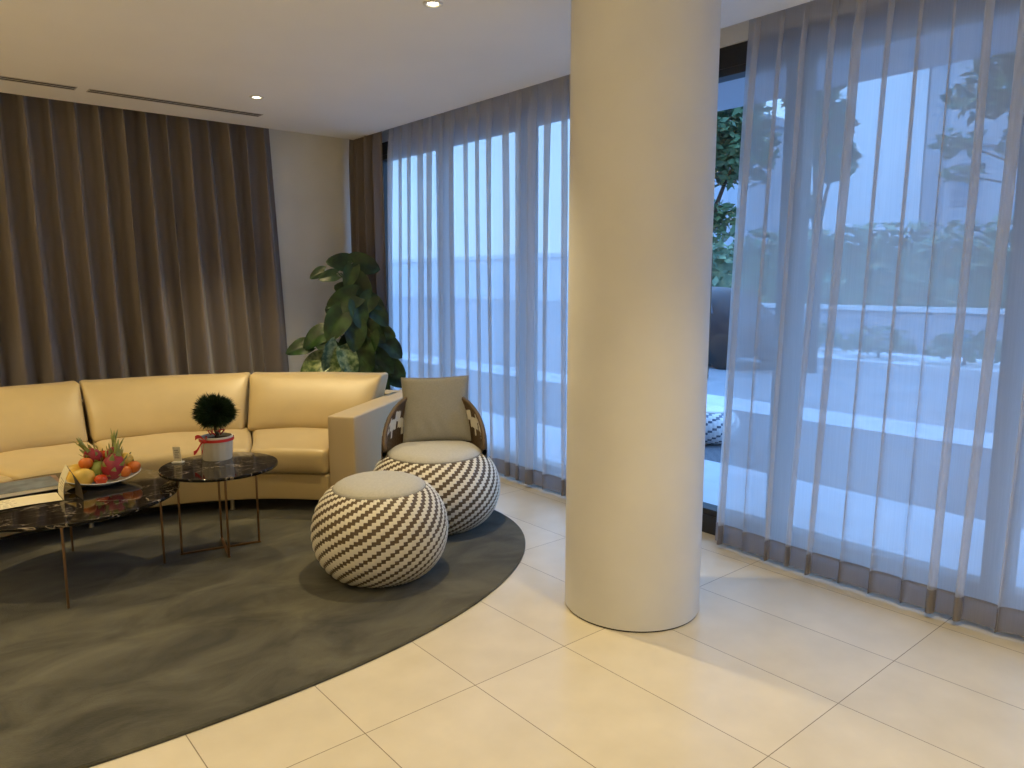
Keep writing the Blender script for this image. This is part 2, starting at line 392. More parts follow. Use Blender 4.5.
b = MB(); b.box(-4.4, 3.4, 6.37, 6.39, 2.93, 2.96); o = b.build('curtain_track', M['ringm']); tag(o, 'white curtain track in the ceiling slot above the brown drape', 'curtain track')

# ------------------------------------------------------------------ ceiling fittings
def downlight(x, y, label, energy, cone=92):
    t = thing('ceiling_downlight', label, 'downlight', (x, y, CH), 0, 'recessed ceiling downlights')
    b = MB(); b.lathe([(.030, -.001), (.032, -.006), (.046, -.005), (.048, 0)], 40, cap=False); b.build('trim_ring', M['ringm'], t, True)
    b = MB(); b.lathe([(.0301, -.002), (.024, .0), (.022, .0)], 32, cap=False); b.build('reflector', M['reflector'], t, True)
    b = MB(); b.lathe([(.0005, -.0015), (.026, -.0015)], 32, cap=False); b.build('bulb', M['bulb'], t)
    ld = bpy.data.lights.new('downlight_lamp', 'SPOT'); ld.energy = energy; ld.color = (1, .785, .41)
    ld.spot_size = math.radians(cone); ld.spot_blend = 1; ld.shadow_soft_size = .022
    lo = bpy.data.objects.new('downlight_lamp', ld); link(lo, t); lo.location = (0, 0, -.03)
    return t
LIGHTS = [(2.10, 5.28, 'lit recessed downlight near the end of the slot vent', 150),
          (2.06, 3.02, 'lit recessed downlight in the middle of the ceiling above the wicker stool', 125),
          (2.06, .78, 'recessed downlight in front of the column', 140),
          (-.2, 5.28, 'recessed downlight over the left of the sofa', 150), (-.2, 3.02, 'recessed downlight over the left of the rug', 125),
          (-.2, .78, 'recessed downlight nearest the middle of the room', 115),
          (2.06, -1.5, 'added unseen downlight behind the viewer on the window side', 170, 110), (-.2, -1.5, 'added unseen downlight behind the viewer in the middle', 150, 100)]  # last two are out of view, added to raise the room's ambient light
for ix, nx in enumerate(('second', 'third')):
    for y, ny in ((5.28, 'nearest the back wall'), (3.02, 'level with the coffee tables'), (.78, 'level with the column'), (-1.5, 'level with the viewer')):
        LIGHTS.append((-2.46-2.24*ix, y, 'added unseen downlight in the %s row from the windows, %s' % (nx, ny), 200, 112))  # unseen extra rows, added so their bounce brightens ceiling and walls
for a in LIGHTS: downlight(*a)
def vent(x0, x1, label):
    t = thing('slot_vent', label, 'vent', ((x0+x1)/2, 5.83, CH), 0, 'linear slot vents')
    h = (x1-x0)/2
    b = MB(); b.box(-h, h, -.050, -.043, -.004, 0); b.box(-h, h, .043, .050, -.004, 0); b.box(-h, -h+.006, -.043, .043, -.004, 0); b.box(h-.006, h, -.043, .043, -.004, 0)
    b.build('frame', M['vent'], t)
    b = MB(); b.box(-h+.006, h-.006, -.043, .043, -.0015, 0); b.build('slot', M['slat'], t)
    b = MB(); b.box(-h+.006, h-.006, -.003, .003, -.0045, -.0015); b.build('slat', M['vent'], t)
vent(-.9, 1.085, 'long black linear slot vent in the ceiling at the left'); vent(1.155, 2.345, 'black linear slot vent in the ceiling ending near the small downlight')

# ------------------------------------------------------------------ rug
def rug_pt(a, sc=1):
    e = 2/2.2; c, s_ = cos(a), sin(a)
    return (.80 + sc*2.13*math.copysign(abs(c)**e, c), 3.755 + sc*1.318*math.copysign(abs(s_)**e, s_))
b = MB(); RN = 160
for (sc, z) in ((1.0, .001), (1.0, .009), (.996, .014), (.97, .014)):
    for i in range(RN): b.v.append((*rug_pt(2*PI*i/RN, sc), z))
for k in range(3):
    for i in range(RN): b.f.append((k*RN+i, k*RN+(i+1) % RN, (k+1)*RN+(i+1) % RN, (k+1)*RN+i)); b.mi.append(0)
b.f.append(tuple(3*RN+i for i in range(RN))); b.mi.append(0)
o = b.build('area_rug', M['rug']); tag(o, 'large rounded dark grey rug under the coffee tables and wicker seats', 'rug')
RZ = .014

# ------------------------------------------------------------------ curved sofa
SC = (.85, 3.40)
sofa = thing('curved_sofa', 'long curved tan sofa with loose cushions in front of the brown drape', 'sofa', (SC[0], SC[1], RZ))
def pol(r, a, z): return (r*cos(a), r*sin(a), z)
A0, A1 = math.radians(36.2), math.radians(140)
def arcbox(mb, r0, r1, a0, a1, z0, z1, rad, n=(4, 30, 3), fn=None):
    rm = (r0+r1)/2; hx = (r1-r0)/2; hy = (a1-a0)/2*rm; hz = (z1-z0)/2
    def w(q):
        if fn: q = fn(q, hx, hy, hz)
        return pol(rm+q[0], (a0+a1)/2 + q[1]/rm, (z0+z1)/2 + q[2])
    mb.rbox(hx, hy, hz, rad, n, w)
zb = -RZ
b = MB(); arcbox(b, 1.49, 2.66, A0, A1, .095+zb, .265+zb, .012, (4, 60, 2)); b.build('base', M['sofa'], sofa, True)
b = MB(); arcbox(b, 1.85, 2.5, A0+.03, A1-.03, .025+zb, .096+zb, .004, (2, 50, 1)); b.build('plinth', M['dark'], sofa, True)
b = MB(); arcbox(b, 2.56, 2.72, A0-.01, A1+.01, .095+zb, .645+zb, .02, (2, 60, 5)); b.build('back_frame', M['sofa_arm'], sofa, True)
def arm(sgn, ang):
    # radial slab: local x along the radius
    b = MB(); Mx = Matrix.Rotation(ang, 4, 'Z')
    b.rbox(.61, .093, .2775, .014, (8, 3, 6), None, M=Mx @ Matrix.Translation((2.12, -sgn*.093, .3725+zb)))
    b.build('arm', M['sofa_arm'], sofa, True)
arm(1, A0); arm(-1, A1)
seams = [36.2, 60.6, 87.3, 112, 139.8]
front = [36.2, 55.6, 86.0, 105.6, 139.8]      # where the same seams meet the front edge
for k in range(4):
    a0, a1 = math.radians(seams[k])+.002, math.radians(seams[k+1])-.002
    def seat(q, hx, hy, hz):
        u, v, w = q[0]/hx, q[1]/hy, q[2]/hz
        z = q[2]
        if w > 0: z += .022*(1-u**4)*(1-v**6)*w + .004*sin(7*v+k)*(1-u*u)*w
        x = q[0] - .018*(1-w*w)*(u < 0)*abs(u)*(1-v**8)
        sk = (math.radians(front[k])*(1-v)/2 + math.radians(front[k+1])*(1+v)/2) - (math.radians(seams[k])*(1-v)/2 + math.radians(seams[k+1])*(1+v)/2)
        return (x, q[1] + sk*1.885*(1-u)/2, z)
    b = MB(); arcbox(b, 1.47, 2.30, a0, a1, .268+zb, .428+zb, .035, (10, 18, 4), seat)
    b.build('seat_cushion', M['sofa'], sofa, True)
    def back(q, hx, hy, hz):
        u, v, w = q[0]/hx, q[1]/hy, q[2]/hz
        x = q[0]*(1 - .35*max(0, w)) + .13*w
        x += (-.045 if u < 0 else .02)*(1-w**4)*(1-v**6)*abs(u)
        z = q[2] + .004*(1-v*v)*max(0, w) + .012*v**8*max(0, w)
        y = q[1]*(1 + .012*w) - .012*q[1]*(1-w*w)
        return (x, y, z)
    b = MB(); arcbox(b, 2.22, 2.45, a0+.001, a1-.001, .425+zb, .80+zb, .032, (5, 18, 8), back)
    b.build('back_cushion', M['sofa'], sofa, True)
for deg in (39, 61, 91, 121):
    for r in (1.57, 2.6):
        b = MB(); b.lathe([(.016, 0), (.014, .01), (.014, .0815)], 14, M=Matrix.Translation(pol(r, math.radians(deg), 0 if r < 1.6 else -RZ)))
        b.build('leg', M['chrome'], sofa, True, .6)

# ------------------------------------------------------------------ marble tables
def table(name, label, cx, cy, r, zt, legs, rz0=0):
    t = thing(name, label, 'coffee table', (cx, cy, RZ), 0, None)
    z = zt - RZ
    b = MB(); b.lathe([(.0001, z-.020), (r-.012, z-.020), (r-.002, z-.016), (r, z-.010), (r, z-.004), (r-.003, z), (.0001, z)], 96, cap=False)
    b.build('table_top', M['marble'], t, True, .5)
    for i, (x, y) in enumerate(legs):
        b = MB(); b.tube([(x-cx, y-cy, .008), (x-cx, y-cy, z-.02)], .0062, 10); b.build('leg', M['brass'], t, True, .8)
    for (i, j) in ((0, 2), (1, 3)):
        low = name == 'side_table'
        p, q = Vector((legs[i][0]-cx, legs[i][1]-cy, .006)), Vector((legs[j][0]-cx, legs[j][1]-cy, .006))
        b = MB(); d = (q-p); L = d.length/2 + .008
        Mx = Matrix.Translation((p+q)/2 + Vector((0, 0, .0 if i else .002))) @ Matrix.Rotation(math.atan2(d.y, d.x), 4, 'Z')
        b.box(-L, L, -.007, .007, -.006, .002, 0, Mx)
        if low: b.build('foot_bar', M['brass'], t)
        Mx2 = Matrix.Translation((p+q)/2 + Vector((0, 0, z-.026-(.004 if i else 0)-.003))) @ Matrix.Rotation(math.atan2(d.y, d.x), 4, 'Z')
        b = MB(); b.box(-L, L, -.010, .010, -.005, .009 if not i else .013, 0, Mx2); b.build('top_bar', M['brass'], t)
    return t
BT = table('coffee_table', 'larger lower round black marble coffee table with thin bronze legs holding the fruit plate', .60, 4.22, .525, .43,
           [(.503, 3.745), (.993, 4.038), (.655, 4.55), (.165, 4.28)])
ST = table('side_table', 'smaller higher round black marble table holding the potted bonsai', 1.325, 4.10, .31, .49,
           [(1.106, 4.125), (1.292, 3.925), (1.505, 4.045), (1.361, 4.245)])

# ------------------------------------------------------------------ woven seats
def catmull(P, t):
    n = len(P)-1; x = t*n; i = min(n-1, int(x)); f = x-i
    g = lambda k: P[max(0, min(n, k))]
    o = []
    for c in range(2):
        a, b_, c_, d = g(i-1)[c], g(i)[c], g(i+1)[c], g(i+2)[c]
        o.append(.5*((2*b_)+(-a+c_)*f+(2*a-5*b_+4*c_-d)*f*f+(-a+3*b_-3*c_+d)*f**3))
    return o
def woven_body(P, ncol, shift, period, brown, cell=4):
    """strands run down the profile; each strand goes brown for a while, stepping up strand by strand"""
    # arc length table
    T = 400; pts = [catmull(P, i/T) for i in range(T+1)]; L = [0]
    for i in range(T): L.append(L[-1] + math.hypot(pts[i+1][0]-pts[i][0], pts[i+1][1]-pts[i][1]))
    tot = L[-1]; rows = int(tot/(shift/2)); 
    prof = []; k = 0
    for j in range(rows+1):
        s = tot*j/rows
        while k < T-1 and L[k+1] < s: k += 1
        f = (s-L[k])/max(1e-9, L[k+1]-L[k]); p0, p1 = pts[k], pts[k+1]
        tx, tz = p1[0]-p0[0], p1[1]-p0[1]; l = math.hypot(tx, tz) or 1
        prof.append((p0[0]+f*tx, p0[1]+f*tz, tz/l, -tx/l, s))
    def isb(col, s): return ((s + col*-shift) % period) < brown
    def P3(u, v):
        i = round(u*ncol*cell); j = round(v*rows); c = (i//cell) % ncol; ph = (i % cell)/cell
        r, z, nx, nz, s = prof[j]
        ridge = sin(PI*ph)
        seg = ((s - c*shift) % period)
        lift = .0045*ridge if seg >= brown else .0005*ridge
        if seg >= brown: lift *= .55 + .45*math.sin(PI*(seg-brown)/(period-brown))
        r2 = r + nx*lift; z2 = z + nz*lift
        a = 2*PI*i/(ncol*cell)
        return (r2*cos(a), r2*sin(a), z2)
    def mf(i, j):
        c = i//cell; s = prof[j][4] + tot/rows*.5
        return 1 if isb(c, s) else 0
    b = MB(); b.grid(P3, ncol*cell, rows, 0, True, None, mf)
    return b
def scale_prof(P, sr, sz): return [(r*sr, z*sz) for r, z in P]
PROF = [(.17, .0), (.235, .008), (.295, .045), (.340, .105), (.360, .180), (.352, .250), (.322, .312), (.280, .356), (.246, .375), (.232, .372)]
def pad(r, z0, h):
    b = MB()
    b.lathe([(.001, z0), (r-.02, z0), (r-.004, z0+.008), (r, z0+.018), (r-.008, z0+.030), (r-.03, z0+h*.72), (r*.75, z0+h*.90), (r*.45, z0+h*.98), (.001, z0+h)], 72, cap=False)
    return b
SP = [(r*.95, z*1.2) for r, z in PROF]; SHF = .0146; PER = .0584; BR = .0265
def stool(name, label, x, y, rot=0):
    t = thing(name, label, 'stool', (x, y, RZ), rot)
    woven_body(SP, 100, SHF, PER, BR).build('woven_body', [M['white_w'], M['brown_w']], t, True)
    sp_ = pad(.232, .436, .060).build('seat_pad', M['cushion'], t, True)
    b = MB(); b.lathe([(.231+.005*cos(a), .451+.005*sin(a)) for a in [2*PI*i/8 for i in range(9)]], 72, cap=False); b.build('piping', M['piping'], sp_, True)
    return t
stool('wicker_stool', 'round brown and white woven wicker stool with grey pad, in front of the wicker chair', 1.825, 3.217, .3)

CX, CY = 2.474, 3.676
face = math.atan2(-CY, -CX)            # the chair looks towards the viewer's side of the room
ch = thing('wicker_chair', 'round brown and white woven wicker chair with low curved backrest beside the sofa arm', 'armchair', (CX, CY, RZ), face)
woven_body([(r*1.10, z*1.2) for r, z in PROF], 112, .0150, .0600, .0275).build('woven_body', [M['white_w'], M['brown_w']], ch, True)
sp_ = pad(.283, .430, .065).build('seat_pad', M['cushion'], ch, True)
b = MB(); b.lathe([(.282+.005*cos(a), .447+.005*sin(a)) for a in [2*PI*i/8 for i in range(9)]], 72, cap=False); b.build('piping', M['piping'], sp_, True)
# backrest: curved shell around the rear, local +x is the front
def shell(off):
    NC, NR = 168, 46
    def prof(a, v):     # a angle from the rear, v 0 bottom 1 top
        top = .43 + .37*max(0, cos(a*.86))**.62
        z = .36 + (top-.36)*v
        r = .305 - .060*(max(0, z-.48)/.33)**1.6
        return r, z
    def P3(u, v):
        i = round(u*NC); j = round(v*NR); a = (u-.5)*math.radians(205)
        r, z = prof(a, v); lift = .0035*(sin(PI*(i % 3)/3))*(1 if ((j//2 + i//3) % 2) else .2)
        r += off*(1 if off > 0 else 1) + (lift if off > 0 else -lift)
        return (-r*cos(a), r*sin(a), z)
    def mf(i, j):
        a = ((i+.5)/NC-.5)*math.radians(205); r, z = prof(a, (j+.5)/NR); c = i//3; band = .615 + .035*(abs(((c) % 6)-3)/3 - .5)*2
        w = (.050 if (c % 2) else .030)*(.6+.5*abs(a))
        return 0 if abs(z-band) < w and abs(a) > .35 else 1
    return P3, mf, NC, NR
b = MB(); P3, mf, NC, NR = shell(.014); b.grid(P3, NC, NR, 0, False, None, mf, flip=True)
P3, mf, NC, NR = shell(-.014); b.grid(P3, NC, NR, 0, False, None, mf)
b.build('backrest', [M['white_w'], M['brown_b']], ch, True)
pts = []
for i in range(61):
    a = (i/60-.5)*math.radians(205); top = .43 + .37*max(0, cos(a*.86))**.62
    r = .305 - .060*(max(0, top-.48)/.33)**1.6; pts.append((-r*cos(a), r*sin(a), top))
b = MB(); b.tube(pts, .0145, 10); b.build('rim', M['brown_b'], ch, True)

# square pillow leaning on the backrest (local: x right, y up in its own plane, z thickness)
def pillow_mesh(w, h, th):
    b = MB(); n = 30
    for sg in (1, -1):
        def f(u, v):
            x, y = 2*u-1, 2*v-1
            e = ((1-x**2)*(1-y**2))**.42 if abs(x) < 1 and abs(y) < 1 else 0
            px = x*w/2*(1 - .045*(1-y*y)); py = y*h/2*(1 - .045*(1-x*x))
            cr = .004*sin(14*x+5*y)*math.exp(-((y+.55)/.3)**2) + .003*sin(11*y-4*x)*math.exp(-((abs(x)-.75)/.2)**2)
            return (px, py, sg*(th/2*e + (cr*e if sg > 0 else 0)) + .018*(y*y-.4) )
        b.grid(f, n, n, 0, flip=(sg < 0))
    return b
dirv = Vector((2.65, 3.98, 0)).normalized()
pl = thing('throw_pillow', 'square olive grey linen pillow leaning on the wicker chair backrest', 'pillow')
pb = Vector((2.566, 3.790, .502)); up = (Vector((0, 0, 1)) + dirv*.26).normalized(); right = Vector((dirv.y, -dirv.x, 0)); nrm = right.cross(up)
right2 = (right + up*.02).normalized()
ctr = pb + up*.200
pl.location = ctr
Mx = Matrix((right2, up, nrm)).transposed().to_4x4()
pl.rotation_euler = Mx.to_euler()
pillow_mesh(.425, .415, .14).build('cover', M['pillow'], pl, True)
edge = []
for k in range(80):
    s = k/20; i = int(s); f = 2*(s-i)-1
    x, y = [(f, -1), (1, f), (-f, 1), (-1, -f)][i]
    edge.append((x*.2125*(1-.045*(1-y*y)), y*.2075*(1-.045*(1-x*x)), .018*(y*y-.4)))
b = MB(); b.tube(edge + [edge[0]], .0028, 6); b.build('piping', M['piping'], pl, True)

# ------------------------------------------------------------------ big potted plant
PX, PY = 3.02, 5.80
pp = thing('potted_pothos', 'tall leafy green pothos plant in a planter in the corner behind the sofa', 'potted plant', (PX, PY, 0))
b = MB(); b.lathe([(.001, 0), (.13, 0), (.14, .01), (.175, .40), (.18, .42), (.165, .42), (.16, .38), (.001, .38)], 48, cap=False); pl_ = b.build('planter', M['planter'], pp, True, .6)
b = MB(); b.lathe([(.001, .385), (.155, .383)], 40, cap=False); b.build('soil', M['soil'], pl_)
b = MB(); b.tube([(0, 0, .38), (.01, 0, .9), (0, .01, 1.45)], .032, 12); b.build('moss_pole', M['moss'], pp, True)
rn = random.Random(21)
fr = Vector((PX, PY, 0)).normalized(); rt = Vector((fr.y, -fr.x, 0))   # away from the viewer, and to the right
def heart(b, base, d, nrm, L, W, mi):
    """heart leaf: base point, direction of the tip, face normal"""
    d = d.normalized(); nrm = (nrm - d*nrm.dot(d)).normalized(); s = d.cross(nrm)
    nu, nv = 10, 12
    def f(u, v):
        t = v; x = 2*u-1
        hw = W*.5*max(0, sin(PI*min(1, t*.94+.06)**.72))**.62
        lobe = -.16*L*(abs(x)**1.4)*(1-t)**2 * (1.6 if abs(x) > .1 else 1)
        droop = -.10*L*t*t; fold = .22*hw*abs(x)**1.3 - .10*L*t*t
        rip = .02*L*sin(t*9+x*4)*abs(x) + .012*L*min(1, abs(x)*4)
        return base + d*(t*L + lobe) + s*(x*hw) + nrm*(fold + rip) + Vector((0, 0, droop))
    b.grid(f, nu, nv, mi)
b = MB(); st = MB()
# (right offset m, height m, depth offset toward viewer, size, variegated, heading of the tip)
spec = [(-.24,1.62,.05,.17,0,200),(-.05,1.72,.02,.27,0,165),(.17,1.70,.0,.32,0,350),(.03,1.60,.12,.26,0,250),(-.15,1.60,.1,.20,0,190),
 (-.04,1.40,.14,.32,0,200),(.13,1.50,.08,.28,0,300),(.24,1.38,.05,.26,0,330),(.10,1.28,.16,.30,0,280),(-.10,1.20,.20,.34,2,240),
 (.28,1.26,.08,.26,0,310),(-.28,1.08,.14,.32,2,215),(-.42,1.00,.12,.30,0,190),(.06,1.10,.18,.30,2,265),(.22,1.12,.12,.30,0,320),
 (.32,1.12,.05,.25,0,345),(.38,.98,.03,.27,0,320),(-.14,.92,.22,.30,1,245),(-.30,.84,.18,.32,1,215),(.00,.86,.2,.3,1,285),(.14,.92,.16,.32,0,290),
 (.30,.86,.1,.3,0,310),(.40,.80,.05,.25,0,325),(-.16,.74,.22,.32,1,250),(.08,.72,.18,.3,0,280),(.25,.70,.12,.32,0,305),(-.02,1.02,.1,.3,0,225),
 (.42,.70,.02,.24,0,330),(.0,.62,.2,.3,0,260),(-.25,.64,.12,.28,0,220),(.2,.58,.16,.28,0,300),(.10,1.40,-.12,.28,0,40),(-.1,1.3,-.14,.28,0,140),
 (.2,1.15,-.14,.28,0,30),(-.2,1.0,-.14,.28,0,150),(.08,1.66,-.08,.24,0,60),(.18,1.02,.14,.3,0,260),(.02,1.22,.05,.3,0,330),(.15,1.36,.12,.24,0,230),(-.02,1.50,-.02,.26,0,150)]
for (ro, z, dp, sz, vg, hd) in spec:
    sz *= 1.0
    a = math.radians(hd)
    outv = rt*cos(a) + Vector((0, 0, sin(a)*.9)) - fr*(.15 + rn.uniform(-.1, .1) if dp >= 0 else -.4)
    ctr = rt*ro*.98 - fr*dp*.8 + Vector((0, 0, z-.055))
    L = sz*.76*rn.uniform(.85, 1.08); W = L*rn.uniform(.74, .90)
    d = outv.normalized(); base = ctr - d*L*.45
    nrm = -fr*1.0 + Vector((0, 0, rn.uniform(.1, .8))) + rt*rn.uniform(-.65, .65)
    heart(b, base, d, nrm, L, W, {0: 0, 1: 1, 2: 0}[vg])
    root = Vector((0, 0, max(.42, z-.12)))
    mid = (root + base)/2 + Vector((0, 0, .05))
    st.tube([root, mid, base], [.006, .005, .004], 6)
b.build('leaves', [M['leaf'], M['leaf_v']], pp, True)
st.build('stems', M['stem'], pp, True)

# ------------------------------------------------------------------ potted bonsai on the side table
bz = .49
bp = thing('potted_bonsai', 'small round dark green bonsai in a white fluted pot tied with red ribbon', 'potted plant', (1.368, 4.262, bz), .2)
b = MB(); n = 64
def potp(r): return lambda a: r*(1 + .018*cos(16*a))
b.grid(lambda u, v: ((lambda r, z: (r*cos(2*PI*u), r*sin(2*PI*u), z))(([.078, .080, .080, .082, .088, .090, .090, .082, .080][round(v*8)])*(1+(.02*cos(16*2*PI*u) if 1 < round(v*8) < 5 else 0)), [0, .004, .018, .022, .115, .122, .132, .134, .112][round(v*8)])), n, 8, 0, True)
b.f.append(tuple(reversed(range(n)))); b.mi.append(0)
pot_ = b.build('pot', M['pot'], bp, True, .7)
b = MB(); b.lathe([(.001, .118), (.082, .114)], 32, cap=False); b.build('soil', M['soil'], pot_)
b = MB(); b.tube([(0, 0, .11), (.008, .004, .14), (-.004, 0, .17), (.002, 0, .25)], [.014, .011, .010, .008], 10)
for a in range(7): b.tube([(0, 0, .19), (.05*cos(a*.9), .05*sin(a*.9), .235), (.075*cos(a*.9), .075*sin(a*.9), .27)], [.006, .005, .003], 6)
b.build('trunk', M['bark'], bp, True)
b = MB(); rn = random.Random(4); cc = Vector((0, 0, .272))
for i in range(5200):
    d = Vector((rn.gauss(0, 1), rn.gauss(0, 1), rn.gauss(0, 1))).normalized()
    if d.z < -.9: d.z *= -.5
    r0 = rn.uniform(.02, .085); R = Vector((.118, .118, .105))
    lump = 1 + .10*sin(5*d.x+2*d.y)*cos(4*d.z)
    p0 = cc + Vector((d.x*r0, d.y*r0, d.z*r0*.85)); p1 = cc + Vector((d.x*R.x, d.y*R.y, d.z*R.z))*lump*rn.uniform(.82, 1.08) + Vector((rn.gauss(0, .006), rn.gauss(0, .006), rn.gauss(0, .006)))
    s = d.cross(Vector((rn.gauss(0, 1), rn.gauss(0, 1), rn.gauss(0, 1)))).normalized()*.0028
    m = (p0+p1)/2
    b.add([p0-s*.5, m-s, p1, m+s, p0+s*.5], [(0, 1, 2, 3, 4)])
b.build('foliage', M['needle'], bp)
b = MB(); b.grid(lambda u, v: (.0925*cos(2*PI*u), .0925*sin(2*PI*u), .108+.016*v), 48, 1, 0, True)
b.grid(lambda u, v: (.095*cos(2*PI*u), .095*sin(2*PI*u), .108+.016*v), 48, 1, 0, True)
fa = 3.5
for k, (l, w, dz) in enumerate([(.05, .8, .02), (.05, -.7, .022), (.07, .25, -.05), (.065, -.3, -.055)]):
    a = fa
    c0 = Vector((.095*cos(a), .095*sin(a), .118)); tdir = Vector((-sin(a), cos(a), 0))*w + Vector((cos(a), sin(a), 0))*.55; tdir.normalize()
    def rib(u, v, c0=c0, tdir=tdir, l=l, dz=dz, k=k):
        p = c0 + tdir*(l*v) + Vector((0, 0, dz*v + (.018*sin(PI*v) if k < 2 else .008*sin(6*v)) + (u-.5)*.018*(.4+v)))
        return p
    b.grid(rib, 2, 8, 0)
b.add([(0, 0, 0)]*0, [])
b.lathe([(.001, -.012), (.010, -.008), (.012, 0), (.010, .008), (.001, .012)], 10, M=Matrix.Translation((.1*cos(fa), .1*sin(fa), .118)), cap=False)
# ribbon around the trunk
for q in range(6):
    a = q*1.05; b.tube([(.02*cos(a), .02*sin(a), .15+.004*q), (.045*cos(a+.4), .045*sin(a+.4), .165), (.03*cos(a+.9), .03*sin(a+.9), .142)], .004, 6)
b.build('ribbon', M['ribbon'], pot_, True)

# small acrylic table sign
sg = thing('table_sign', 'small upright card in a clear acrylic base on the side table', 'sign', (1.160, 4.318-.03, bz), math.radians(-40))
b = MB(); b.rbox(.030, .018, .005, .003, (2, 2, 1), M=Matrix.Translation((0, 0, .005))); b.build('acrylic_base', M['acrylic'], sg, True)
b = MB(); b.box(-.021, .021, -.0015, .0015, .008, .095, 0, Matrix.Rotation(.12, 4, 'X')); cd_ = b.build('card', M['paper'], sg)
b = MB()
for k in range(5): b.box(-.014+.002*(k % 2), .012-.003*(k % 3), -.0022, -.0016, .030+.011*k, .034+.011*k, 0, Matrix.Rotation(.12, 4, 'X'))
b.build('print', M['ink'], cd_)

# ------------------------------------------------------------------ on the coffee table
tz = .43
pc = Vector((.785, 4.33, tz))
pt_ = thing('fruit_plate', 'wide shallow white plate full of fruit on the larger marble table', 'plate', pc, .15)
b = MB(); b.grid(lambda u, v: (lambda r, z: (r*1.22*cos(2*PI*u), r*.92*sin(2*PI*u), z + .022*(r/.16)**2*cos(2*PI*u)**2))([.001, .07, .075, .15, .158, .160, .155, .075, .001][round(v*8)], [.0, .0, .003, .026, .031, .034, .035, .010, .009][round(v*8)]), 64, 8, 0, True)
b.build('dish', M['plate'], pt_, True)
def fruit(name, label, off, rad, m, shape=(1, 1, 1), rot=(0, 0, 0), group=None, cat=None):
    rad *= 1.16; off = (off[0]*.92, off[1]*.92, off[2]*1.06)
    o = thing(name, label, cat or 'fruit', pc + Vector(off), 0, group); o.rotation_euler = rot
    b = MB()
    b.lathe([(max(.0005, rad*shape[0]*sin(PI*i/14)*(1-.08*cos(PI*i/14))), -rad*shape[2]*cos(PI*i/14)) for i in range(15)], 28, cap=False)
    b.build('skin', m, o, True)
    s = MB(); s.tube([(0, 0, rad*shape[2]*.95), (.002, .001, rad*shape[2]+.012)], [.003, .002], 6); s.build('stalk', M['stem'], o, True)
    return o
rgt = Vector((.98, -.2, 0)); 
def at(r, f, z):      # offsets on the plate: r to the right, f away from the viewer
    return (r*.99 + f*.14, r*-.14 + f*.99, z)
fruit('mango', 'large yellow mango lying at the front left of the fruit plate', at(-.105, -.055, .052), .042, M['mango'], (1, 1, 1.35), (1.4, .3, 1.2))
fruit('mango', 'yellow green mango behind the front one at the left of the plate', at(-.135, .045, .058), .042, M['mango'], (1, 1, 1.3), (1.4, .3, 1.9))
fruit('mango', 'small bright yellow fruit at the top right of the fruit plate', at(.125, .01, .105), .032, M['mango'], (1, 1, 1.15), (.4, .5, .3))
fruit('tomato', 'small red orange tomato at the front edge of the fruit plate', at(-.01, -.105, .042), .027, M['tomato'], (1, 1, .9))
fruit('tomato', 'red tomato half hidden behind the dragon fruit', at(.015, .08, .125), .030, M['tomato'], (1, 1, .9))
fruit('tangerine', 'orange tangerine lying at the right end of the plate', at(.165, -.015, .070), .031, M['tanger'], (1, 1, .9))
fruit('tangerine', 'orange tangerine resting against the mangoes', at(-.075, .0, .112), .030, M['tanger'], (1, 1, .9))
fruit('tangerine', 'orange tangerine below the small yellow fruit', at(.115, -.045, .058), .029, M['tanger'], (1, 1, .9))
fruit('pear', 'green yellow pear tucked in the middle of the pile behind the red tomato', at(-.025, .03, .065), .042, mat('green_pear_skin', (.30, .36, .08), .45, var=.2, vscale=14), (1, 1, 1.2), (.9, .2, .4))
fruit('tangerine', 'orange tangerine wedged under the smaller dragon fruit at the back', at(-.065, .085, .062), .032, M['tanger'], (1, 1, .9))
def dragon(label, off, rad, rot, sc=1):
    rad *= 1.12
    o = thing('dragon_fruit', label, 'fruit', pc + Vector(off), 0, None); o.rotation_euler = rot
    b = MB(); b.lathe([(max(.0005, rad*sin(PI*i/14)), -rad*1.25*cos(PI*i/14)) for i in range(15)], 28, cap=False); b.build('skin', M['dragon'], o, True)
    b = MB(); rn2 = random.Random(int(rad*1e4))
    for k in range(22):
        th = .5 + 2.2*(k/22); a = k*2.4
        p = Vector((rad*sin(th)*cos(a), rad*sin(th)*sin(a), rad*1.25*cos(th))); nn = p.normalized(); tip = p + nn*rad*.28 + Vector((0, 0, rad*.55))
        sd = nn.cross(Vector((0, 0, 1))).normalized()*rad*.24
        b.add([p-sd, p+sd, (p+tip)/2+sd*.7+nn*.003, tip, (p+tip)/2-sd*.7+nn*.003], [(0, 1, 2, 3, 4)])
    b.build('scales', M['scale'], o)
    b = MB()
    for k in range(6):
        a = k*1.05+.3; L = rad*(1.5+.35*sin(k*2.7))*sc
        b.grid(lambda u, v: (cos(a)*rad*(.12+.42*v*v) - sin(a)*(u-.5)*.022*(1-v)**.6, sin(a)*rad*(.12+.42*v*v) + cos(a)*(u-.5)*.022*(1-v)**.6, rad*1.15 + L*v), 2, 6, 0)
    b.build('crown', M['stem'] if sc < 1 else M['scale'], o, True)
dragon('large magenta dragon fruit with green scales at the middle of the plate', at(.055, -.03, .092), .050, (-.25, .3, 0), 1.0)
dragon('smaller dragon fruit with long green leaf tips on top of the pile', at(-.03, .05, .138), .038, (-.1, -.6, 0), 1.2)
dragon('upright dragon fruit with tall green crown at the back of the plate', at(.065, .06, .130), .036, (-.15, .12, 0), 1.45)

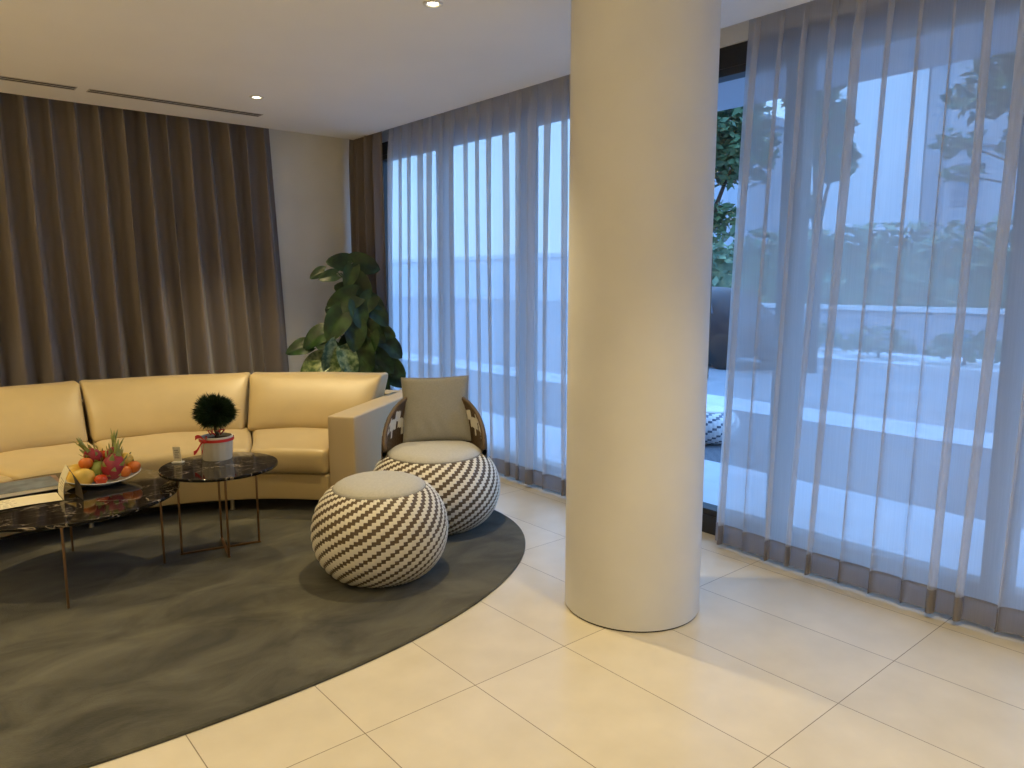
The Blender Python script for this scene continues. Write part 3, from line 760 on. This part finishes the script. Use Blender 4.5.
# magazines and open leaflet
def magazine(label, x, y, rz, w, d, h, m, z):
    o = thing('magazine', label, 'magazine', (x, y, z), rz)
    b = MB(); b.box(-w/2+.003, w/2-.003, -d/2+.003, d/2-.003, .001, h-.001); b.build('pages', M['pages'], o)
    b = MB(); b.box(-w/2, w/2, -d/2, d/2, h-.0012, h); b.box(-w/2, w/2, -d/2, d/2, 0, .0012); b.box(-w/2, w/2, d/2-.001, d/2, 0, h); b.build('cover', m, o)
magazine('thick magazine with brown red cover lying under the blue grey one', .435, 4.50, .0, .36, .26, .016, M['mag2'], tz)
magazine('blue grey magazine on top of the brown red one, left of the fruit plate', .415, 4.41, .05, .34, .24, .020, M['mag1'], tz+.016)
lf = thing('open_leaflet', 'cream printed leaflet with one page standing up at the front of the larger marble table', 'leaflet', (.572, 4.11, tz), 0)
def sheet(name, m, fn, nu=8, nv=10):
    b = MB(); b.grid(fn, nu, nv); n = len(b.v)
    e = Vector(fn(.5, .5)); t1 = Vector(fn(.6, .5))-e; t2 = Vector(fn(.5, .6))-e; nn = t1.cross(t2).normalized()*.0012
    b.grid(lambda u, v: Vector(fn(u, v)) - nn, nu, nv, flip=True)
    return b.build(name, m, lf, True)
sheet('flat_page', M['paper'], lambda u, v: (-.005-.40*u, .0 + .175*v - .03*u, .0025+.007*sin(PI*u)), 12, 3)
# standing sheet folded like a tent: ridge runs away from the viewer
RA, RB = Vector((.030, -.020, .150)), Vector((.040, .130, .150))
A1_, B1_ = Vector((.0, -.012, .0025)), Vector((.0, .150, .0025)); A2_, B2_ = Vector((.075, -.050, .0025)), Vector((.062, .080, .0025))
def quad(p, q, r, s_, bulge):
    def f(u, v):
        a = p.lerp(q, u); c = r.lerp(s_, u); x = a.lerp(c, v); return x + bulge*sin(PI*v)
    return f
sheet('standing_page', M['paper'], quad(A1_, B1_, RA, RB, Vector((-.012, 0, 0))))
sheet('back_cover', M['paper_dark'], quad(RA, RB, A2_, B2_, Vector((.014, 0, .004))))
b = MB(); rn = random.Random(2)
for r_ in range(6):
    x = -.03
    while x > -.37:
        l = rn.uniform(.012, .035); u0 = (-.005-x)/.40; y = .018 + r_*.025 - .03*u0
        z = .0036+.007*sin(PI*min(1, u0))
        b.add([(x, y, z), (x-l, y-.001, z+.0003), (x-l, y+.005, z+.0003), (x, y+.005, z)], [(0, 1, 2, 3)]); x -= l+.006
fq = quad(A1_, B1_, RA, RB, Vector((-.0135, 0, 0)))
for k in range(8):
    v0 = .18+.085*k; b.add([fq(.12, v0), fq(.62+.2*(k % 2), v0), fq(.62+.2*(k % 2), v0+.02), fq(.12, v0+.02)], [(0, 1, 2, 3)])
o = b.build('printed_text', M['ink'], lf); o['kind'] = 'stuff'

# ------------------------------------------------------------------ outside
b = MB(); b.box(3.74, 5.25, -14, 30, -.12, -.02); struct('terrace', b, M['terrace'])
b = MB(); b.box(5.25, 7.6, -14, 30, -.12, -.03); struct('dark_path', b, M['asphalt'])
b = MB(); b.box(7.6, 8.4, -14, 30, -.12, -.02); struct('pale_pavement', b, M['pave'])
b = MB(); b.box(8.4, 90, -40, 80, -.14, -.05); struct('street', b, M['road'])
b = MB(); b.box(3.80, 5.42, -14, 4.7, 2.90, 3.25); struct('canopy', b, M['soffit'])
b = MB(); b.box(3.80, 3.95, -14, -4.6, -.02, 6); b.box(3.80, 3.95, 6.66, 20, -.02, 6); b.box(3.80, 3.95, -4.6, 6.66, 3.1, 6); struct('outer_wall', b, M['facade'])
def foliage(mb, n, fn, size, rnd, mi=0):
    for _ in range(n):
        p = Vector(fn(rnd)); s = size*rnd.uniform(.6, 1.4)
        a = Vector((rnd.gauss(0, 1), rnd.gauss(0, 1), rnd.gauss(0, .6))).normalized(); c = a.cross(Vector((rnd.gauss(0, 1), rnd.gauss(0, 1), rnd.gauss(0, 1)))).normalized()
        mb.add([p-a*s, p+c*s*.45, p+a*s, p-c*s*.45], [(0, 1, 2, 3)], mi)
rn = random.Random(11)
# planter wall with hedge
pw = thing('planter_wall', 'low grey concrete planter wall with pale coping across the street', 'wall', (17, 4, -.05))
b = MB(); b.box(-.2, .2, -16, 9.5, 0, .90); b.build('wall_body', M['planter_w'], pw)
b = MB(); b.box(-.27, .27, -16, 9.5, .90, 1.0); b.build('coping', M['cap'], pw)
b = MB(); foliage(b, 9000, lambda r: (18.2+r.uniform(-.8, .8), r.uniform(-12, 14), (2.65+.22*sin(r.random()*6))*math.sqrt(r.random())), .16, rn)
b.box(17.7, 18.7, -12, 14, 0, 2.2)
o = b.build('clipped_hedge', M['hedge']); tag(o, 'long green hedge rising above the low wall outside the window', 'hedge', kind=None)
# low shrubs in front of the planter wall
for k in range(7):
    y = 1.6 + k*1.5; x = 14.2 + .3*sin(k*2)
    t = thing('low_shrub', 'low rounded shrub standing along the street outside the window', 'shrub', (x, y, .085), 0, 'low shrubs along the street')
    b = MB(); foliage(b, 420, lambda r: (lambda a, q, h: (q*cos(a)*.62, q*sin(a)*.62, .12+h*.5*math.sqrt(max(0, 1-q*q))))(r.uniform(0, 6.28), math.sqrt(r.random()), r.random()), .07, rn); b.build('foliage', M['hedge'], t)
    b = MB(); b.tube([(0, 0, 0), (0, 0, .3)], [.03, .02], 6); b.tube([(0, 0, .1), (.2, .1, .35)], .012, 5); b.build('stem', M['bark'], t)
b = MB(); b.box(13.3, 15.3, -4, 14, -.05, .08); o = b.build('kerb_bed', M['cap']); tag(o, 'raised pale kerb bed under the row of low shrubs', 'kerb')
def tree(label, x, y, h, blobs, n, size, lean=(0, 0), tr=.12, branches=True):
    t = thing('street_tree', label, 'tree', (x, y, -.05), 0, 'trees outside the windows')
    top = (lean[0], lean[1], h)
    b = MB(); b.tube([(0, 0, 0), (lean[0]*.3+.05, lean[1]*.3, h*.4), (lean[0]*.7, lean[1]*.7+.04, h*.75), top], [tr, tr*.8, tr*.55, tr*.3], 10)
    for (bx, by, bzz, rx, ry, rz_) in blobs:
        b.tube([(lean[0]*.5, lean[1]*.5, h*.5), ((lean[0]*.5+bx)/2, (lean[1]*.5+by)/2, (h*.5+bzz)/2+.1), (bx, by, bzz)], [tr*.4, tr*.25, tr*.12], 6)
    b.build('trunk', M['bark'], t, True)
    b = MB(); tot = sum(q[3]*q[4]*q[5] for q in blobs)
    for (bx, by, bzz, rx, ry, rz_) in blobs:
        def f(r, bx=bx, by=by, bzz=bzz, rx=rx, ry=ry, rz_=rz_):
            d = Vector((r.gauss(0, 1), r.gauss(0, 1), r.gauss(0, 1))).normalized(); q = r.random()**.45
            return (bx+d.x*rx*q, by+d.y*ry*q, bzz+d.z*rz_*q)
        foliage(b, int(n*rx*ry*rz_/tot), f, size, rn)
    b.build('foliage', M['tree_l'], t)
# tree seen in the gap beside the column and through the left of the right curtain
tree('bushy street tree showing in the gap beside the column', 9.9, 7.05, 4.6,
     [(0, 0, 3.9, .9, .75, .9), (.2, -.5, 3.6, .6, .45, .7), (-.3, .5, 3.3, .7, .6, .6), (.1, -.1, 2.5, .4, .35, .4)], 4500, .08)
tree('slender tree standing left of the pale tower', 12.0, 6.33, 4.6,
     [(0, 0, 4.1, .5, .5, .5), (0, -.25, 3.5, .4, .35, .35), (.1, .3, 4.7, .5, .5, .4), (0, .2, 2.8, .3, .3, .25)], 2200, .085)
tree('tree with open leafy branches at the far right of the window', 9.6, 1.75, 4.2,
     [(0, 1.4, 3.6, .5, .45, .25), (.1, 1.7, 3.15, .35, .30, .2), (0, 1.1, 3.95, .5, .6, .25), (.1, .6, 3.3, .6, .6, .4), (0, 1.55, 2.75, .3, .26, .14), (0, 1.0, 3.0, .3, .3, .2)], 1500, .075, (0, .1), .06)
def building(label, x0, x1, y0, y1, h, m, band=None):
    t = thing('office_building', label, 'building', ((x0+x1)/2, (y0+y1)/2, -.05))
    hx, hy = (x1-x0)/2, (y1-y0)/2
    b = MB(); b.box(-hx, hx, -hy, hy, 0, h); b.build('wall', m, t)
    if band:
        b = MB(); n = max(1, int(2*hy/2.4))
        for k in range(n):
            yy = -hy + 2*hy*(k+.5)/n
            for f in range(int(h/3.4)): b = MB(); b.box(-hx-.04, -hx, yy-.5, yy+.5, 1.2+3.4*f, 2.9+3.4*f); b.build('window', M['wglass'], t)
    b = MB(); b.box(-hx-.15, hx+.15, -hy-.15, hy+.15, h, h+.35); b.build('parapet', m, t)
    return t
building('tall pale tower block seen through the right sheer curtain', 38, 50, 15.0, 21.5, 30, M['facade'])
building('grey stone tower edge beside the pale tower', 37, 46, 13.55, 14.5, 34, M['facade_g'])
building('lower grey block with windows right of the pale tower', 34, 44, 10.9, 12.5, 6.9, M['facade_g'], True)
building('added low pale block softening the horizon behind the left sheer curtain', 40, 50, 25.5, 75, 3.4, M['facade'])  # invented block, its pale tone blends sky into street like haze
building('grey block with windows behind the bushy street tree', 26, 32, 17.5, 24, 8, M['facade_g'], True)
# parked car
car = thing('parked_car', 'dark parked car showing beside the column through the window', 'car', (12.0, 8.9, -.05), math.radians(90))
def carsec(u, v):
    x = -2.2 + 4.4*u
    lowz = .28; roof = .78 + .67*math.exp(-((x+.15)/1.35)**6) ; front = .95 if abs(x) < 1.9 else .95-.9*(abs(x)-1.9)
    a = PI*v
    zt = max(front, min(roof + .0, 1.45)) * (1 if abs(x) < 2.19 else .7)
    w = .86*(1-.10*(abs(x)/2.2)**4)
    y = -w*cos(a); zz = lowz + (zt-lowz)*(abs(sin(a))**.45); y *= 1 - .22*max(0, (zz-.95))/.5
    return (x, y, zz)
b = MB(); b.grid(carsec, 48, 20, 0); b.box(-2.1, 2.1, -.78, .78, .25, .5); b.build('body', M['carp'], car, True, .9)
for sgn in (-1, 1):
    for (xa, xb) in ((-1.15, -.12), (-.02, .85)):
        b = MB()
        b.add([(xa, sgn*.80, .98), (xb, sgn*.80, .98), (xb-.12*(xb > 0), sgn*.72, 1.36), (xa+.15*(xa < -1), sgn*.72, 1.36)], [(0, 1, 2, 3)]); b.build('side_window', M['carg'], car)
for sx in (-1.35, 1.35):
    for sy in (-1, 1):
        b = MB(); b.lathe([(.001, -.1), (.22, -.1), (.32, -.08), (.32, .08), (.22, .1), (.001, .1)], 28, cap=False, M=Matrix.Translation((sx, sy*.76, .32)) @ Matrix.Rotation(PI/2, 4, 'X')); b.build('wheel', M['tyre'], car, True, .6)
# outdoor pouf on the dark path
t = thing('outdoor_pouf', 'white woven lattice pouf outdoors, seen in the gap beside the column', 'pouf', (5.95, 4.12, -.03))
woven_body([(r*.8, z*.8) for r, z in PROF], 44, .022, .088, .024).build('woven_body', [M['white_m'], M['wglass']], t, True)
pad(.19, .288, .045).build('seat_pad', M['white_m'], t, True)

# ------------------------------------------------------------------ light
w = bpy.data.worlds.new('dusk_sky'); S.world = w; w.use_nodes = True
nt = w.node_tree; bg = nt.nodes['Background']
tc = N(nt, 'ShaderNodeTexCoord'); sp = N(nt, 'ShaderNodeSeparateXYZ'); nt.links.new(tc.outputs['Generated'], sp.inputs[0])
cr = N(nt, 'ShaderNodeValToRGB'); e = cr.color_ramp.elements
e[0].position = .0; e[0].color = (.82, 1.36, 1.95, 1); e[1].position = .55; e[1].color = (1.12, 2.15, 4.1, 1)
nt.links.new(sp.outputs['Z'], cr.inputs[0]); nt.links.new(cr.outputs[0], bg.inputs[0])
bg.inputs[1].default_value = 1.0

# ------------------------------------------------------------------ camera
cam = bpy.data.cameras.new('camera'); co = bpy.data.objects.new('camera', cam); link(co)
cam.sensor_width = 36; cam.lens = 736.14/1024*36; cam.clip_start = .05; cam.clip_end = 300
co.location = (0, 0, 1.5); co.rotation_euler = (PI/2 - .1387, 0, -.6993)
S.camera = co
S.view_settings.view_transform = 'Standard'; S.view_settings.look = 'None'; S.view_settings.gamma = 1
S.view_settings.use_curve_mapping = False; S.view_settings.exposure = .2
S.cycles.transparent_max_bounces = 32; S.cycles.max_bounces = 8; S.cycles.diffuse_bounces = 5
S.cycles.use_denoising = True
S.cycles.sample_clamp_indirect = 4
